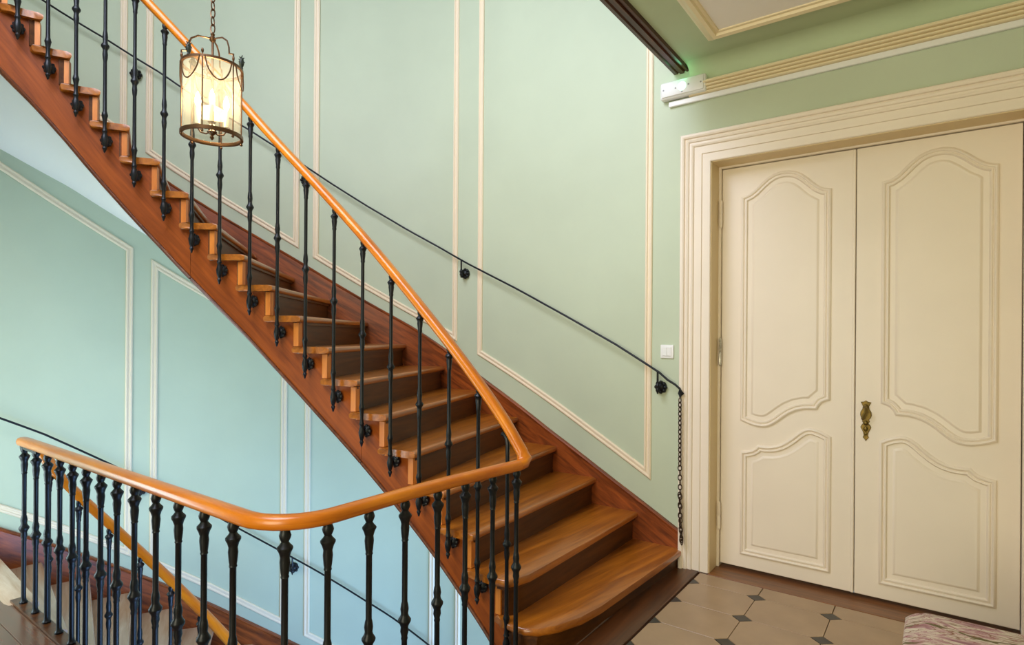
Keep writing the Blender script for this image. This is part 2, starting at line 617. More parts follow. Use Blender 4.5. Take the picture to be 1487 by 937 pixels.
# ---------------------------------------------------------------- floor
floor_bm = bmesh.new()
XK = -1.093            # wood / tile border
WELL_X, WELL_Y = -1.44, 0.92
box(floor_bm, XK, 2.6, -2.7, D, -.30, -.012)
box(floor_bm, WELL_X + .02, XK, -2.7, D, -.30, -.014)
box(floor_bm, -4.78, WELL_X + .02, -2.7, WELL_Y - .02, -.30, -.014)
floor = struct(obj('floor', floor_bm, M['grout'], smooth=0), 'hall floor of clipped beige stone tiles with black insets and wood landing', 'floor')
PX, PY, CX0, CY0 = 0.339, 0.2725, -0.748, 2.630
CA, CB = 0.048, 0.040
def tile_mesh(x0, x1, y0, y1):
    g = .0014
    bm = bmesh.new()
    poly = [(x0 + CA, y0 + g), (x1 - CA, y0 + g), (x1 - g, y0 + CB), (x1 - g, y1 - CB), (x1 - CA, y1 - g), (x0 + CA, y1 - g), (x0 + g, y1 - CB), (x0 + g, y0 + CB)]
    prism(bm, poly, -.012, 0.0, .0012, 1)
    return mesh_of(bm, 'tile', M['tile'], 0)
tm = tile_mesh(0, PX, 0, PY)
bm = bmesh.new(); prism(bm, [(CA - .003, 0), (0, CB - .003), (-CA + .003, 0), (0, -CB + .003)], -.012, -.0005, .001, 1)
cm = mesh_of(bm, 'cabochon', M['cabochon'], 0)
TY1 = D - .03
ix0 = -1
for i in range(ix0, 10):
    for j in range(-19, 3):
        x, y = CX0 + i * PX, CY0 + j * PY
        if x + PX > 2.6 or y < -2.7:
            continue
        if y + PY <= TY1:
            link('tile', tm, floor, Matrix.Translation((x, y, 0)))
        elif y < TY1 - .02:
            bm = bmesh.new()
            prism(bm, [(x + CA, y + .002), (x + PX - CA, y + .002), (x + PX - .002, y + CB), (x + PX - .002, TY1), (x + .002, TY1), (x + .002, y + CB)], -.012, 0, .0012, 1)
            obj('tile', bm, M['tile'], floor, 0)
        if i > ix0 and y < TY1:
            link('cabochon', cm, floor, Matrix.Translation((x, y, 0)))
        elif i == ix0 and y < TY1:
            bm = bmesh.new()
            prism(bm, [(CA - .003, 0), (0, CB - .003), (0, -CB + .003)], -.012, -.0005, .001, 1)
            obj('cabochon', bm, M['cabochon'], floor, 0, Matrix.Translation((x, y, 0)))
# wood border beside the first step and landing planks
bm = bmesh.new(); box(bm, -1.25, XK - .002, 0.9, D - .002, -.014, .006, .003); obj('border_board', bm, M['kerb'], floor, 0)
bm = bmesh.new(); box(bm, WELL_X + .03, -1.254, 0.9, 3.3, -.014, .004, .003); obj('border_board', bm, M['kerb'], floor, 0)
yy = -2.7
bmp = bmesh.new(); box(bmp, -4.775, XK - .002, .0012, .1388, -.014, 0.0, .001); pm = mesh_of(bmp, 'plank', M['plank'], 0)
while yy + .14 < WELL_Y - .05:
    link('plank', pm, floor, Matrix.Translation((0, yy, 0)))
    yy += .14
bm = bmesh.new(); box(bm, -4.775, WELL_X + .02, yy + .001, WELL_Y - .031, -.014, 0.0, .001); obj('plank', bm, M['plank'], floor, 0)
bm = bmesh.new(); box(bm, WELL_X + .02, XK - .002, yy + .001, .898, -.014, 0.0, .001); obj('plank', bm, M['plank'], floor, 0)
# threshold board in the doorway
bm = bmesh.new(); box(bm, JX0, JX1, TY1 + .002, DP + .06, -.012, .002, .002); obj('threshold', bm, M['threshold'], floor, 0)
bm = bmesh.new(); box(bm, -1.205, JX0 - .002, TY1 + .002, D, -.012, .001, .001); obj('border_board', bm, M['kerb'], floor, 0)

bm = bmesh.new(); box(bm, -4.78, 2.6, -2.7, D, ZB, ZB + .1); struct(obj('floor', bm, M['tile'], smooth=0), 'beige floor of the storey below the stairs', 'floor')

# ---------------------------------------------------------------- ceiling of the hall
CZ = 2.895
bm = bmesh.new()
box(bm, -1.178, 2.6, -2.7, D - .002, CZ, CZ + .3)
ceiling = struct(obj('ceiling', bm, M['green_ceiling'], smooth=0), 'green painted hall ceiling with a framed grey panel', 'ceiling')
bm = bmesh.new()
R_ = .09
prof = [(0, 0), (0, -R_)] + [(-R_ + R_ * math.cos(a), -R_ + R_ * math.sin(a)) for a in [PI / 2 * k / 7 for k in range(1, 7)]] + [(-R_, 0)]
vs0, vs1 = [], []
for p in prof:
    vs0.append(bm.verts.new((-1.17, D - .002 + p[0], CZ + p[1] + .001))); vs1.append(bm.verts.new((2.6, D - .002 + p[0], CZ + p[1] + .001)))
n = len(prof)
for i in range(n):
    bm.faces.new((vs0[i], vs0[(i + 1) % n], vs1[(i + 1) % n], vs1[i]))
bm.faces.new(vs0); bm.faces.new(vs1[::-1])
obj('cove', bm, M['green_ceiling'], ceiling)
FX0, FX1, FY0, FY1 = -.984, 1.9, -1.6, 3.085
bm = bmesh.new()
prof = [(0, 0), (0, .010), (.008, .014), (.020, .014), (.024, .024), (.040, .030), (.056, .024), (.060, .012), (.074, .010), (.078, 0)]
sweep(bm, [(FX0, FY0, CZ), (FX0, FY1, CZ), (FX1, FY1, CZ), (FX1, FY0, CZ)], Vector((0, 0, -1)), prof, closed=True)
obj('frame_moulding', bm, M['cornice'], ceiling)
bm = bmesh.new(); box(bm, FX0 + .07, FX1 - .07, FY0 + .07, FY1 - .07, CZ - .004, CZ + .01); obj('ceiling_panel', bm, M['grey_panel'], ceiling, 0)
# roof over the stairwell, with an open roof light
bm = bmesh.new()
box(bm, -4.95, -4.1, -2.8, 3.5, ZT, ZT + .2); box(bm, -1.3, 2.76, -2.8, 3.5, ZT, ZT + .2)
box(bm, -4.1, -1.3, -2.8, .2, ZT, ZT + .2); box(bm, -4.1, -1.3, 2.4, 3.5, ZT, ZT + .2)
struct(obj('ceiling', bm, M['plaster'], smooth=0), 'white stairwell ceiling with a roof light high above', 'ceiling')

# dark moulded beam at the edge of the hall ceiling (profile runs along Y)
def extrude_y(bm, prof, y0, y1):
    a = [bm.verts.new((p[0], y0, p[1])) for p in prof]
    b = [bm.verts.new((p[0], y1, p[1])) for p in prof]
    n = len(prof)
    for i in range(n):
        bm.faces.new((a[i], a[(i + 1) % n], b[(i + 1) % n], b[i]))
    bm.faces.new(a); bm.faces.new(b[::-1])
bm = bmesh.new()
extrude_y(bm, [(-1.272, 3.0), (-1.272, 2.885), (-1.266, 2.875), (-1.246, 2.872), (-1.240, 2.880), (-1.232, 2.880), (-1.228, 2.870), (-1.206, 2.870), (-1.202, 2.882), (-1.194, 2.882),
               (-1.190, 2.874), (-1.180, 2.876), (-1.176, 2.886), (-1.176, 3.0)], -2.7, D - .002)
struct(obj('trim_1', bm, M['beam'], smooth=25), 'dark varnished wood beam edging the hall ceiling at the stairwell', 'beam')
bm = bmesh.new(); box(bm, -1.27, -1.18, -2.7, D - .002, 3.0, 3.3); struct(obj('trim_2', bm, M['plaster'], smooth=0), 'white fascia above the dark ceiling beam', 'trim')

# ---------------------------------------------------------------- cornice and cable trunking over the door
def extrude_x(bm, prof, x0, x1):      # prof (depth from wall, z)
    a = [bm.verts.new((x0, D - p[0], p[1])) for p in prof]
    b = [bm.verts.new((x1, D - p[0], p[1])) for p in prof]
    n = len(prof)
    for i in range(n):
        bm.faces.new((a[i], a[(i + 1) % n], b[(i + 1) % n], b[i]))
    bm.faces.new(a[::-1]); bm.faces.new(b)
bm = bmesh.new()
cp = [(.0, 2.716), (.016, 2.716)]
for q in range(4):
    zc, dd = 2.724 + q * .0155, .020 + q * .009
    cp += [(dd + .012 * math.sin(t), zc - .0068 * math.cos(t)) for t in [PI * w / 5 for w in range(6)]]
    cp += [(dd - .004, zc + .0078)]
cp += [(.044, 2.784), (.0, 2.784)]
extrude_x(bm, cp, -1.17, 2.6)
struct(obj('trim_3', bm, M['cornice'], smooth=25), 'reeded cream cornice moulding along the wall above the door', 'moulding')
bm = bmesh.new(); box(bm, -1.292, 2.6, D - .020, D - .001, 2.684, 2.714, .003); struct(obj('trim_4', bm, M['white_plastic'], smooth=0), 'white cable trunking strip under the cream cornice', 'trunking')

# ---------------------------------------------------------------- door surround
bm = bmesh.new()
AW = 0.165
# lateral 0 = inner edge, AW = outer edge
aprof = [(0, 0), (0, .018), (.004, .023), (.046, .023), (.049, .032), (.090, .032), (.093, .043), (.101, .048), (.109, .043), (.115, .043), (.119, .053), (.129, .058), (.138, .052), (.141, .066), (.150, .072), (.160, .070), (.165, .060), (.165, 0)]
apts = [(JX0, D, 0.002), (JX0, D, JZ), (JX1, D, JZ), (JX1, D, 0.002)]
aprof = [(u, v * .72) for u, v in aprof]
sweep(bm, apts, Vector((0, -1, 0)), [(-u, v) for u, v in aprof])
co = [v.co.x for v in bm.verts]
if min(co) > JX0 - .1:            # make sure the moulding grows outwards
    bm.free(); bm = bmesh.new(); sweep(bm, apts, Vector((0, -1, 0)), aprof)
struct(obj('trim_5', bm, M['architrave'], smooth=25), 'wide stepped cream architrave around the double door', 'architrave')
# jamb lining
bm = bmesh.new()
jw = .012
box(bm, JX0 - jw, JX0 + .004, D - .004, DP + .05, 0, JZ + jw); box(bm, JX1 - .004, JX1 + jw, D - .004, DP + .05, 0, JZ + jw); box(bm, JX0, JX1, D - .004, DP + .05, JZ - .004, JZ + jw)
struct(obj('trim_6', bm, M['jamb'], smooth=0), 'tan painted reveal lining inside the double doorway', 'door reveal')
bm = bmesh.new(); box(bm, JX0 - .2, JX1 + .2, DP + .09, DP + .12, 0, JZ + .2); struct(obj('wall_behind_door', bm, M['plaster'], smooth=0), 'closed backing wall behind the double door', 'wall')

door = thing('door_1', 'cream double door with curved moulded panels and brass handle', 'door', (-.347, DP, 0))
door['kind'] = 'structure'
MEET = -.347
LX1 = .303
RU = [(-.235, 2.122), (-.197, 2.130), (-.172, 2.146), (-.151, 2.166), (-.120, 2.198), (-.090, 2.224), (-.062, 2.240), (-.032, 2.249), (0.0, 2.252), (.026, 2.250), (.055, 2.242), (.081, 2.228), (.110, 2.206),
      (.136, 2.182), (.156, 2.164), (.176, 2.151), (.198, 2.142), (.222, 2.138), (.222, .862), (.190, .848), (.160, .838), (.128, .832), (.100, .831), (.074, .836), (.046, .850), (.018, .872), (-.010, .897), (-.039, .919), (-.075, .938), (-.113, .948),
      (-.150, .950), (-.173, .951), (-.182, .972), (-.196, .989), (-.214, 1.0), (-.235, 1.006)]
RL = [(-.240, .814), (-.212, .830), (-.185, .842), (-.150, .851), (-.126, .849), (-.105, .841), (-.078, .820), (-.050, .793), (-.022, .769), (.004, .751), (.030, .739), (.057, .732), (.090, .729), (.125, .730), (.138, .714), (.155, .701), (.185, .691), (.219, .686),
      (.219, .098), (-.240, .098)]


def inset(poly, d):
    n = len(poly)
    area_ = sum(poly[i][0] * poly[(i + 1) % n][1] - poly[(i + 1) % n][0] * poly[i][1] for i in range(n))
    sg = 1 if area_ > 0 else -1
    out = []
    for i in range(n):
        p0, p1, p2 = Vector(poly[i - 1]), Vector(poly[i]), Vector(poly[(i + 1) % n])
        a = (p1 - p0).normalized(); b = (p2 - p1).normalized()
        na = Vector((-a.y, a.x)) * sg; nb = Vector((-b.y, b.x)) * sg
        m = (na + nb).normalized()
        k = max(.5, m.dot(nb))
        q = p1 + m * d / k
        out.append((q.x, q.y))
    return out


def seg_dist(p, a, b):
    ab = b - a
    t = max(0, min(1, (p - a).dot(ab) / max(ab.dot(ab), 1e-12)))
    return (p - (a + ab * t)).length


def clean_inset(P, d):
    """inset outline with folded points removed"""
    V = [Vector(p) for p in P]
    n = len(V)
    q = []
    for p in inset(P, d):
        pv = Vector(p)
        if min(seg_dist(pv, V[i], V[(i + 1) % n]) for i in range(n)) > d * .97 and (not q or (pv - Vector(q[-1])).length > .006):
            q.append(p)
    return q


def door_leaf(mirror):
    leaf_bm = bmesh.new()
    def X(x):
        return (2 * MEET - x) if mirror else x
    x0, x1 = (JX0 + .0205, MEET - .0015) if mirror else (MEET + .0015, LX1)
    box(leaf_bm, x0, x1, DP, DP + .045, .022, 2.310, .003)
    leaf = obj('door_leaf', leaf_bm, M['door_cream'], door, 0, Matrix.Translation((.347, -DP, 0)))
    for poly in (RU, RL):
        P = [(X(x), z) for x, z in poly]
        bm = bmesh.new()
        prof = [(0, 0), (0, .005), (.004, .010), (.010, .0125), (.015, .010), (.018, .004), (.021, .004), (.024, .009), (.030, .010), (.034, .006), (.036, 0)]
        Pi = [(x, DP, z) for x, z in P]
        a = sum(P[i][0] * P[(i + 1) % len(P)][1] - P[(i + 1) % len(P)][0] * P[i][1] for i in range(len(P)))
        if a < 0:
            Pi = Pi[::-1]
        sweep(bm, Pi, Vector((0, -1, 0)), prof, closed=True)
        # the profile must run inwards
        xs = [v.co.x for v in bm.verts]
        if min(xs) < min(p[0] for p in P) - .005:
            bm.free(); bm = bmesh.new(); sweep(bm, Pi, Vector((0, -1, 0)), [(-u, v) for u, v in prof], closed=True)
        obj('panel_moulding', bm, M['door_cream'], leaf)
        Q = clean_inset(P, .066)
        if sum(Q[i][0] * Q[(i + 1) % len(Q)][1] - Q[(i + 1) % len(Q)][0] * Q[i][1] for i in range(len(Q))) < 0:
            Q = Q[::-1]
        bm = bmesh.new()
        n = len(Q)
        f1 = [bm.verts.new((x, DP + .002, z)) for x, z in Q]
        f2 = [bm.verts.new((x, DP - .006, z)) for x, z in Q]
        for i in range(n):
            bm.faces.new((f1[i], f1[(i + 1) % n], f2[(i + 1) % n], f2[i]))
        for tri in tessellate_polygon([[Vector((x, z, 0)) for x, z in Q]]):
            bm.faces.new([f2[t] for t in tri])
        pan = obj('raised_panel', bm, M['door_cream'], leaf, 0)
        bm = bmesh.new()
        sweep(bm, [(x, DP, z) for x, z in Q], Vector((0, -1, 0)), [(-.008, .0), (.010, .0), (.010, .006), (.004, .0075), (.0, .006), (-.004, .002)], closed=True)
        obj('panel_edge', bm, M['door_cream'], pan)
    return leaf

right_leaf = door_leaf(False)
left_leaf = door_leaf(True)
# cover bead at the meeting stile and the frame stop round the leaves
T0 = Matrix.Translation((.347, -DP, 0))
bm = bmesh.new(); box(bm, MEET - .016, MEET - .0015, DP - .006, DP, .022, 2.308, .003); obj('meeting_bead', bm, M['door_cream'], door, 0, T0)
bm = bmesh.new()
box(bm, JX0, JX0 + .018, DP - .014, DP + .05, 0, JZ, .003); box(bm, JX1 - .018, JX1, DP - .014, DP + .05, 0, JZ, .003); box(bm, JX0 + .018, JX1 - .018, DP - .014, DP + .05, 2.314, JZ, .003)
obj('door_frame', bm, M['door_cream'], door, 0, T0)
# hinges on the left jamb
for zc in (1.25, .30, 2.05):
    bm = bmesh.new()
    lathe(bm, [(0, -.085), (.004, -.083), (.006, -.078), (.009, -.074), (.009, -.004), (.007, 0), (.009, .004), (.009, .074), (.006, .078), (.004, .083), (0, .086)], 10, Matrix.Translation((JX0 + .020, DP - .022, zc)))
    hm = M['nickel'] if zc == 1.25 else M['door_cream']
    obj('hinge', bm, hm, door, 35, T0)
# brass lever plate
HX = -.298
bm = bmesh.new()
out = [(.0, 1.017), (.010, 1.010), (.024, 1.008), (.018, .996), (.014, .985), (.016, .972), (.024, .958), (.026, .942), (.022, .928), (.014, .918), (.018, .910), (.012, .900), (.020, .890), (.024, .878), (.018, .866), (.012, .852), (.010, .838), (.014, .828), (.006, .818), (0, .808)]
poly = [(HX + x, z) for x, z in out] + [(HX - x, z) for x, z in out[-2:0:-1]]
lo = [bm.verts.new((x, DP, z)) for x, z in poly]; hi = [bm.verts.new((x, DP - .007, z)) for x, z in inset(poly, .003)]
n = len(poly)
for i in range(n):
    bm.faces.new((lo[i], lo[(i + 1) % n], hi[(i + 1) % n], hi[i]))
bm.faces.new(hi)
hp = obj('handle_plate', bm, M['brass'], right_leaf, 30)
hp['label'] = 'ornate aged brass handle plate'
bm = bmesh.new()
tube(bm, [(HX, DP - .004, .985), (HX, DP - .03, .985), (HX + .004, DP - .042, .978), (HX + .003, DP - .044, .962), (HX - .006, DP - .043, .942), (HX - .009, DP - .042, .928)], .0068, 8, (1, 0, .1))
sphere(bm, (HX - .009, DP - .042, .928), .009, 8, 6)
sphere(bm, (HX, DP - .008, .985), .013, 10, 6, (1, .5, 1))
obj('lever', bm, M['brass'], hp)
bm = bmesh.new(); sphere(bm, (HX, DP - .008, .902), .013, 10, 6, (1, .5, 1)); sphere(bm, (HX, DP - .009, .872), .011, 10, 6, (1, .6, 1.2)); sphere(bm, (HX, DP - .008, .848), .007, 8, 6, (1, .6, 1.3))
obj('key_cover', bm, M['brass'], hp)

# ---------------------------------------------------------------- staircases
TH = .034
def local_frame(k, z):
    o = O(k); e = E_(k)
    m = Matrix(((e[0], -e[1], 0, o[0]), (e[1], e[0], 0, o[1]), (0, 0, 1, z), (0, 0, 0, 1)))
    return m


def to_local(m, pts):
    mi = m.inverted()
    return [((mi @ Vector((p[0], p[1], 0)))[0], (mi @ Vector((p[0], p[1], 0)))[1]) for p in pts]


def line_offset(k, d):
    """the nosing line k moved d metres up the flight; returns outer and wall ends"""
    o, w = O(k), W(k)
    e = (w - o).normalized()
    b = Vector((-e[1], e[0]))
    if b.dot(tanO(k)) < 0:
        b = -b
    return o + b * d, w + b * d


B1 = [(-1.50, 2.018), (-1.458, 2.012), (-1.40, 2.016), (-1.342, 2.045), (-1.290, 2.125), (-1.254, 2.25), (-1.232, 2.40), (-1.222, 2.60), (-1.203, 3.0), (-1.185, D - .002)]
B2 = [(-1.56, 2.031), (-1.526, 2.033), (-1.495, 2.046), (-1.472, 2.085), (-1.463, 2.16), (-1.462, 2.337), (-1.466, D - .002)]


def flight(root, z_of, kmin, kmax, bull, segs, tread_mat):
    for k in range(kmin, kmax + 1):
        m = local_frame(k, z_of(k))
        back = 1.0
        bo, bw = line_offset(k + 1, .045)
        outer = [O(k + t) for t in [i / 6 for i in range(0, 7)]]
        wallp = [W(k + t) + (O(k + t) - W(k + t)).normalized() * .002 for t in [i / 6 for i in range(0, 7)]]
        if bull and k == 1:
            outer = [Vector(p) for p in B1[::-1]] + [O(1.95)]
            wallp = wallp[1:]
        elif bull and k == 2:
            outer = [Vector(p) for p in B2[::-1]] + [O(2 + t) for t in (.4, .6, .8, 1.0)]
            wallp = wallp[1:]
        poly = outer + [bo] + [bw + (bo - bw).normalized() * .002] + wallp[::-1]
        # drop points that fold over each other
        bm = bmesh.new()
        prism(bm, to_local(m, poly), -TH, 0.0, .013, 3)
        obj('tread', bm, tread_mat, root, 40, m)
        # riser under this nosing
        zl = z_of(k) - RISE if not (bull and k == 1) else 0.002
        mr = local_frame(k, 0)
        if bull and k <= 2:
            path = [Vector((p[0], p[1])) for p in (B1 if k == 1 else B2)]
            path = path[:-1] + [Vector((path[-1][0], D - .035))]
            n = len(path)
            A, Bp = [], []
            for i in range(n):
                t = (path[min(i + 1, n - 1)] - path[max(i - 1, 0)]).normalized()
                nn = Vector((-t[1], t[0]))
                A.append(path[i] + nn * .030); Bp.append(path[i] + nn * .052)
            bm = bmesh.new()
            prism(bm, to_local(mr, A + Bp[::-1]), zl, z_of(k) - TH + .002)
            obj('riser', bm, M['riser'], root, 30, mr)
            # cove under the nosing
            bm = bmesh.new()
            Ac = []
            for i in range(n):
                t = (path[min(i + 1, n - 1)] - path[max(i - 1, 0)]).normalized()
                Ac.append(path[i] + Vector((-t[1], t[0])) * .016)
            prism(bm, to_local(mr, Ac + A[::-1]), z_of(k) - TH - .016, z_of(k) - TH + .001)
            obj('cove_strip', bm, M['riser'], root, 30, mr)
        else:
            a0, a1 = line_offset(k, .028)
            b0, b1 = line_offset(k, .048)
            e = (a1 - a0).normalized()
            bm = bmesh.new()
            prism(bm, to_local(mr, [a0 + e * .034, a1 - e * .03, b1 - e * .03, b0 + e * .034]), zl, z_of(k) - TH + .002)
            obj('riser', bm, M['riser'], root, 0, mr)
            bm = bmesh.new()
            c0, c1 = line_offset(k, .014)
            prism(bm, to_local(mr, [c0 + e * .034, c1 - e * .032, a1 - e * .032, a0 + e * .034]), z_of(k) - TH - .014, z_of(k) - TH + .001)
            obj('cove_strip', bm, M['riser'], root, 0, mr)
        # pale mitred end of the riser on the string
        if k >= 2:
            bm = bmesh.new()
            pts = []
            for s in (k + .13, k + .30):
                pts.append(O(s) + inwardO(s) * .018)
            for s in (k + .30, k + .13):
                pts.append(O(s) + inwardO(s) * .05)
            me_ = local_frame(k, 0)
            prism(bm, to_local(me_, pts), z_of(k) - RISE + .001, z_of(k) - TH - .003, .002, 1)
            obj('riser_end', bm, M['riser_end'], root, 0, me_)
    # cut string, in jointed lengths
    for sa, sb in segs:
        bm = bmesh.new()
        uv = bm.loops.layers.uv.verify()
        s = sa
        while s < sb - 1e-6:
            k = math.floor(s - .14 + 1e-9)
            e_ = min(sb, k + 1.14, s + .2)
            zt = z_of(k) - TH + .002
            quad = []
            for q in (s, e_):
                f = O(q) + inwardO(q) * .026
                b = O(q) + inwardO(q) * .075
                zb = z_of(q) - table(STR_DEPTH, q)
                quad.append((f, b, zb))
            (f0, b0, z0), (f1, b1, z1) = quad
            V = lambda p, z: bm.verts.new((p[0], p[1], z))
            faces = [((f0, z0, s), (f1, z1, e_), (f1, zt, e_), (f0, zt, s)),
                     ((b1, z1, e_), (b0, z0, s), (b0, zt, s), (b1, zt, e_)),
                     ((f0, zt, s), (f1, zt, e_), (b1, zt, e_), (b0, zt, s)),
                     ((f1, z1, e_), (f0, z0, s), (b0, z0, s), (b1, z1, e_))]
            for fc in faces:
                f = bm.faces.new([V(p, z) for p, z, _ in fc])
                for lp, (p, z, ss) in zip(f.loops, fc):
                    lp[uv].uv = (ss * .24, (z - z_of(ss)))
            for (p, b, zb, ss) in ((f0, b0, z0, s), (f1, b1, z1, e_)):
                if abs(ss - sa) < 1e-6 or abs(ss - sb) < 1e-6 or abs((ss - .14) - round(ss - .14)) < 1e-3:
                    bm.faces.new([V(p, zb), V(b, zb), V(b, zt), V(p, zt)])
            s = e_
        bmesh.ops.remove_doubles(bm, verts=bm.verts, dist=1e-5)
        obj('string_board', bm, M['string'], root, 30)
        # bead along the lower edge
        pts = []
        q = sa
        while q <= sb + 1e-6:
            p = O(q) + inwardO(q) * .026
            pts.append((p[0], p[1], z_of(q) - table(STR_DEPTH, q) + .006)); q += .2
        bm = bmesh.new(); sweep(bm, pts, Vector((0, 0, 1)), circ(.010, 8)); obj('string_bead', bm, M['kerb_bead'], root)
    # skirting board against the wall
    pts_lo, pts_hi, sk = [], [], []
    bm = bmesh.new()
    uv = bm.loops.layers.uv.verify()
    s0, s1 = segs[0][0] if segs[0][0] > 1.2 else 1.06, segs[-1][1]
    N = int((s1 - s0) / .2)
    prev = None
    for i in range(N + 1):
        s = s0 + (s1 - s0) * i / N
        p = W(s); n = nW(s)
        zt = z_of(s) + table(SKIRT_H, s)
        zb = z_of(s) - .32
        if bull:
            zb = max(zb, .004)
        a = Vector((p[0], p[1], 0)) + n * .026
        b = Vector((p[0], p[1], 0)) + n * .001
        cur = [bm.verts.new((a.x, a.y, zb)), bm.verts.new((a.x, a.y, zt)), bm.verts.new((b.x, b.y, zt)), bm.verts.new((b.x, b.y, zb))]
        if prev:
            for j in range(4):
                f = bm.faces.new((prev[j], cur[j], cur[(j + 1) % 4], prev[(j + 1) % 4]))
                for lp in f.loops:
                    ss = (i if lp.vert in cur else i - 1) / N * (s1 - s0)
                    lp[uv].uv = (ss * .3, lp.vert.co.z - z_of(s0 + ss))
        else:
            bm.faces.new(cur)
        prev = cur
    bm.faces.new(prev[::-1])
    obj('wall_skirting', bm, M['skirting'], root, 30)
    bm = bmesh.new()
    pts, ns = [], []
    for i in range(N + 1):
        s = s0 + (s1 - s0) * i / N
        p = W(s); n = nW(s)
        pts.append((p[0] + n[0] * .016, p[1] + n[1] * .016, z_of(s) + table(SKIRT_H, s) + .004)); ns.append(n)
    sweep(bm, pts, ns, [(-.010, -.014), (-.010, .012), (-.004, .018), (.004, .016), (.010, .008), (.010, -.014)])
    obj('skirting_cap', bm, M['skirting'], root, 30)
    # plaster soffit
    bm = bmesh.new()
    prevs = None
    s0b = segs[0][0]
    N = int((s1 - s0b) / .2)
    for i in range(N + 1):
        s = s0b + (s1 - s0b) * i / N
        o = O(s) + inwardO(s) * .070
        w = W(s)
        zo = z_of(s) - table(STR_DEPTH, s) + .012
        zw = z_of(s) - table([(1, .33), (14, .34), (16.5, .36), (18, .42), (24, .5)], s)
        row = []
        for j in range(7):
            t = j / 6
            p = o + (w - o) * t
            row.append(bm.verts.new((p[0], p[1], zo + (zw - zo) * t)))
        row2 = [bm.verts.new((v.co.x, v.co.y, v.co.z + .02)) for v in row]
        if prevs:
            for j in range(6):
                bm.faces.new((prevs[0][j], prevs[0][j + 1], row[j + 1], row[j]))
                bm.faces.new((prevs[1][j], row2[j], row2[j + 1], prevs[1][j + 1]))
        prevs = (row, row2)
    obj('soffit', bm, M['plaster'], root, 40)


M['kerb_bead'] = wood('string_bead_wood', srgb(70, 32, 14), srgb(120, 62, 30), 'UV', (30, 8, 8), 0.35)
stairs_up = thing('staircase', 'varnished wooden flight of stairs curving up along the mint wall from the tiled hall', 'staircase', (0, 0, 0))
flight(stairs_up, nz, 1, 20, True, [(1.14, 6.95), (6.96, 12.98), (12.99, 21.0)], M['tread'])
stairs_dn = thing('staircase', 'lower wooden flight of stairs winding down behind the black landing railing', 'staircase', (0, 0, 0))
flight(stairs_dn, nzl, 3, 17, False, [(3.0, 9.0), (9.01, 17.98)], M['tread_sheen'])
# top tread of the lower flight, flush with the landing
bm = bmesh.new()
o18, w18 = O(18), W(18)
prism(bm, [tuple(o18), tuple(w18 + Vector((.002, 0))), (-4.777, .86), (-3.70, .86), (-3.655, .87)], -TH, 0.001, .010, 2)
obj('tread', bm, M['tread_sheen'], stairs_dn, 40)

bm = bmesh.new()
o21, w21 = O(21.0), W(21.0)
prism(bm, [tuple(o21), tuple(w21 + Vector((.002, 0))), (-4.778, -.055), (-3.69, -.055)], nz(21) - .25, nz(21) - .001)
struct(obj('floor', bm, M['plank'], smooth=0), 'wooden floor of the upper landing at the top of the stairs', 'floor')

# edge board of the landing round the stairwell
bm = bmesh.new()
edge = [(-3.70, WELL_Y), (-1.60, WELL_Y)] + [(-1.60 + .16 * math.sin(a), WELL_Y + .16 - .16 * math.cos(a)) for a in [PI / 2 * i / 6 for i in range(1, 7)]] + [(WELL_X, 2.02)]
sweep(bm, [(x, y, -.16) for x, y in edge], Vector((0, 0, 1)), [(-.03, -.16), (.03, -.16), (.03, .16), (.022, .172), (-.03, .172)])
eb = struct(obj('trim_7', bm, M['kerb'], smooth=30), 'wooden edge board of the landing carrying the railing balusters', 'edge board')

# ---------------------------------------------------------------- balustrades
RAILPROF = [(.027 * math.copysign(abs(math.cos(a)) ** .75, math.cos(a)), .022 * math.copysign(abs(math.sin(a)) ** .85, math.sin(a))) for a in [2 * PI * i / 14 for i in range(14)]]
BALH = .90
def up_profile():
    # from the pointed drop (z=0) to the rail (z=BALH); the collar at .17 sits at nosing level
    return [(0, 0), (.004, .004), (.007, .014), (.011, .022), (.007, .030), (.010, .036), (.014, .050), (.016, .066), (.012, .080), (.009, .092), (.013, .100), (.010, .108), (.0085, .125), (.010, .150), (.013, .166), (.015, .172), (.013, .180), (.0095, .192),
            (.0088, .30), (.0085, .420), (.011, .432), (.0125, .450), (.0105, .468), (.012, .476), (.019, .486), (.019, .492), (.012, .502), (.0105, .512), (.0125, .530), (.011, .546), (.0085, .560),
            (.0085, .800), (.011, .806), (.010, .814), (.014, .842), (.0125, .848), (.016, .856), (.020, .862), (.016, .868), (.009, .874), (.012, .882), (.013, .890), (.010, .900)]
bm = bmesh.new(); lathe(bm, up_profile(), 12); bal_me = mesh_of(bm, 'baluster', M['iron'], 40)
# bracket arm and rosette (local +Y points to the string)
bm = bmesh.new()
lathe(bm, [(0, -.008), (.012, -.006), (.010, .004), (.009, .02), (.012, .03)], 10, Matrix.Translation((0, 0, .066)) @ Matrix.Rotation(-PI / 2, 4, 'X'))
arm_me = mesh_of(bm, 'bracket_arm', M['iron'], 40)
bm = bmesh.new()
Mx = Matrix.Translation((0, .030, .066)) @ Matrix.Rotation(-PI / 2, 4, 'X')
lathe(bm, [(0, -.012), (.010, -.011), (.018, -.004), (.024, .004), (.026, .014), (.020, .020), (0, .021)], 12, Mx)
for i in range(8):
    a = 2 * PI * i / 8
    sphere(bm, (.021 * math.cos(a), .030 + .006, .066 + .021 * math.sin(a)), .009, 6, 4)
ros_me = mesh_of(bm, 'rosette', M['iron'], 40)

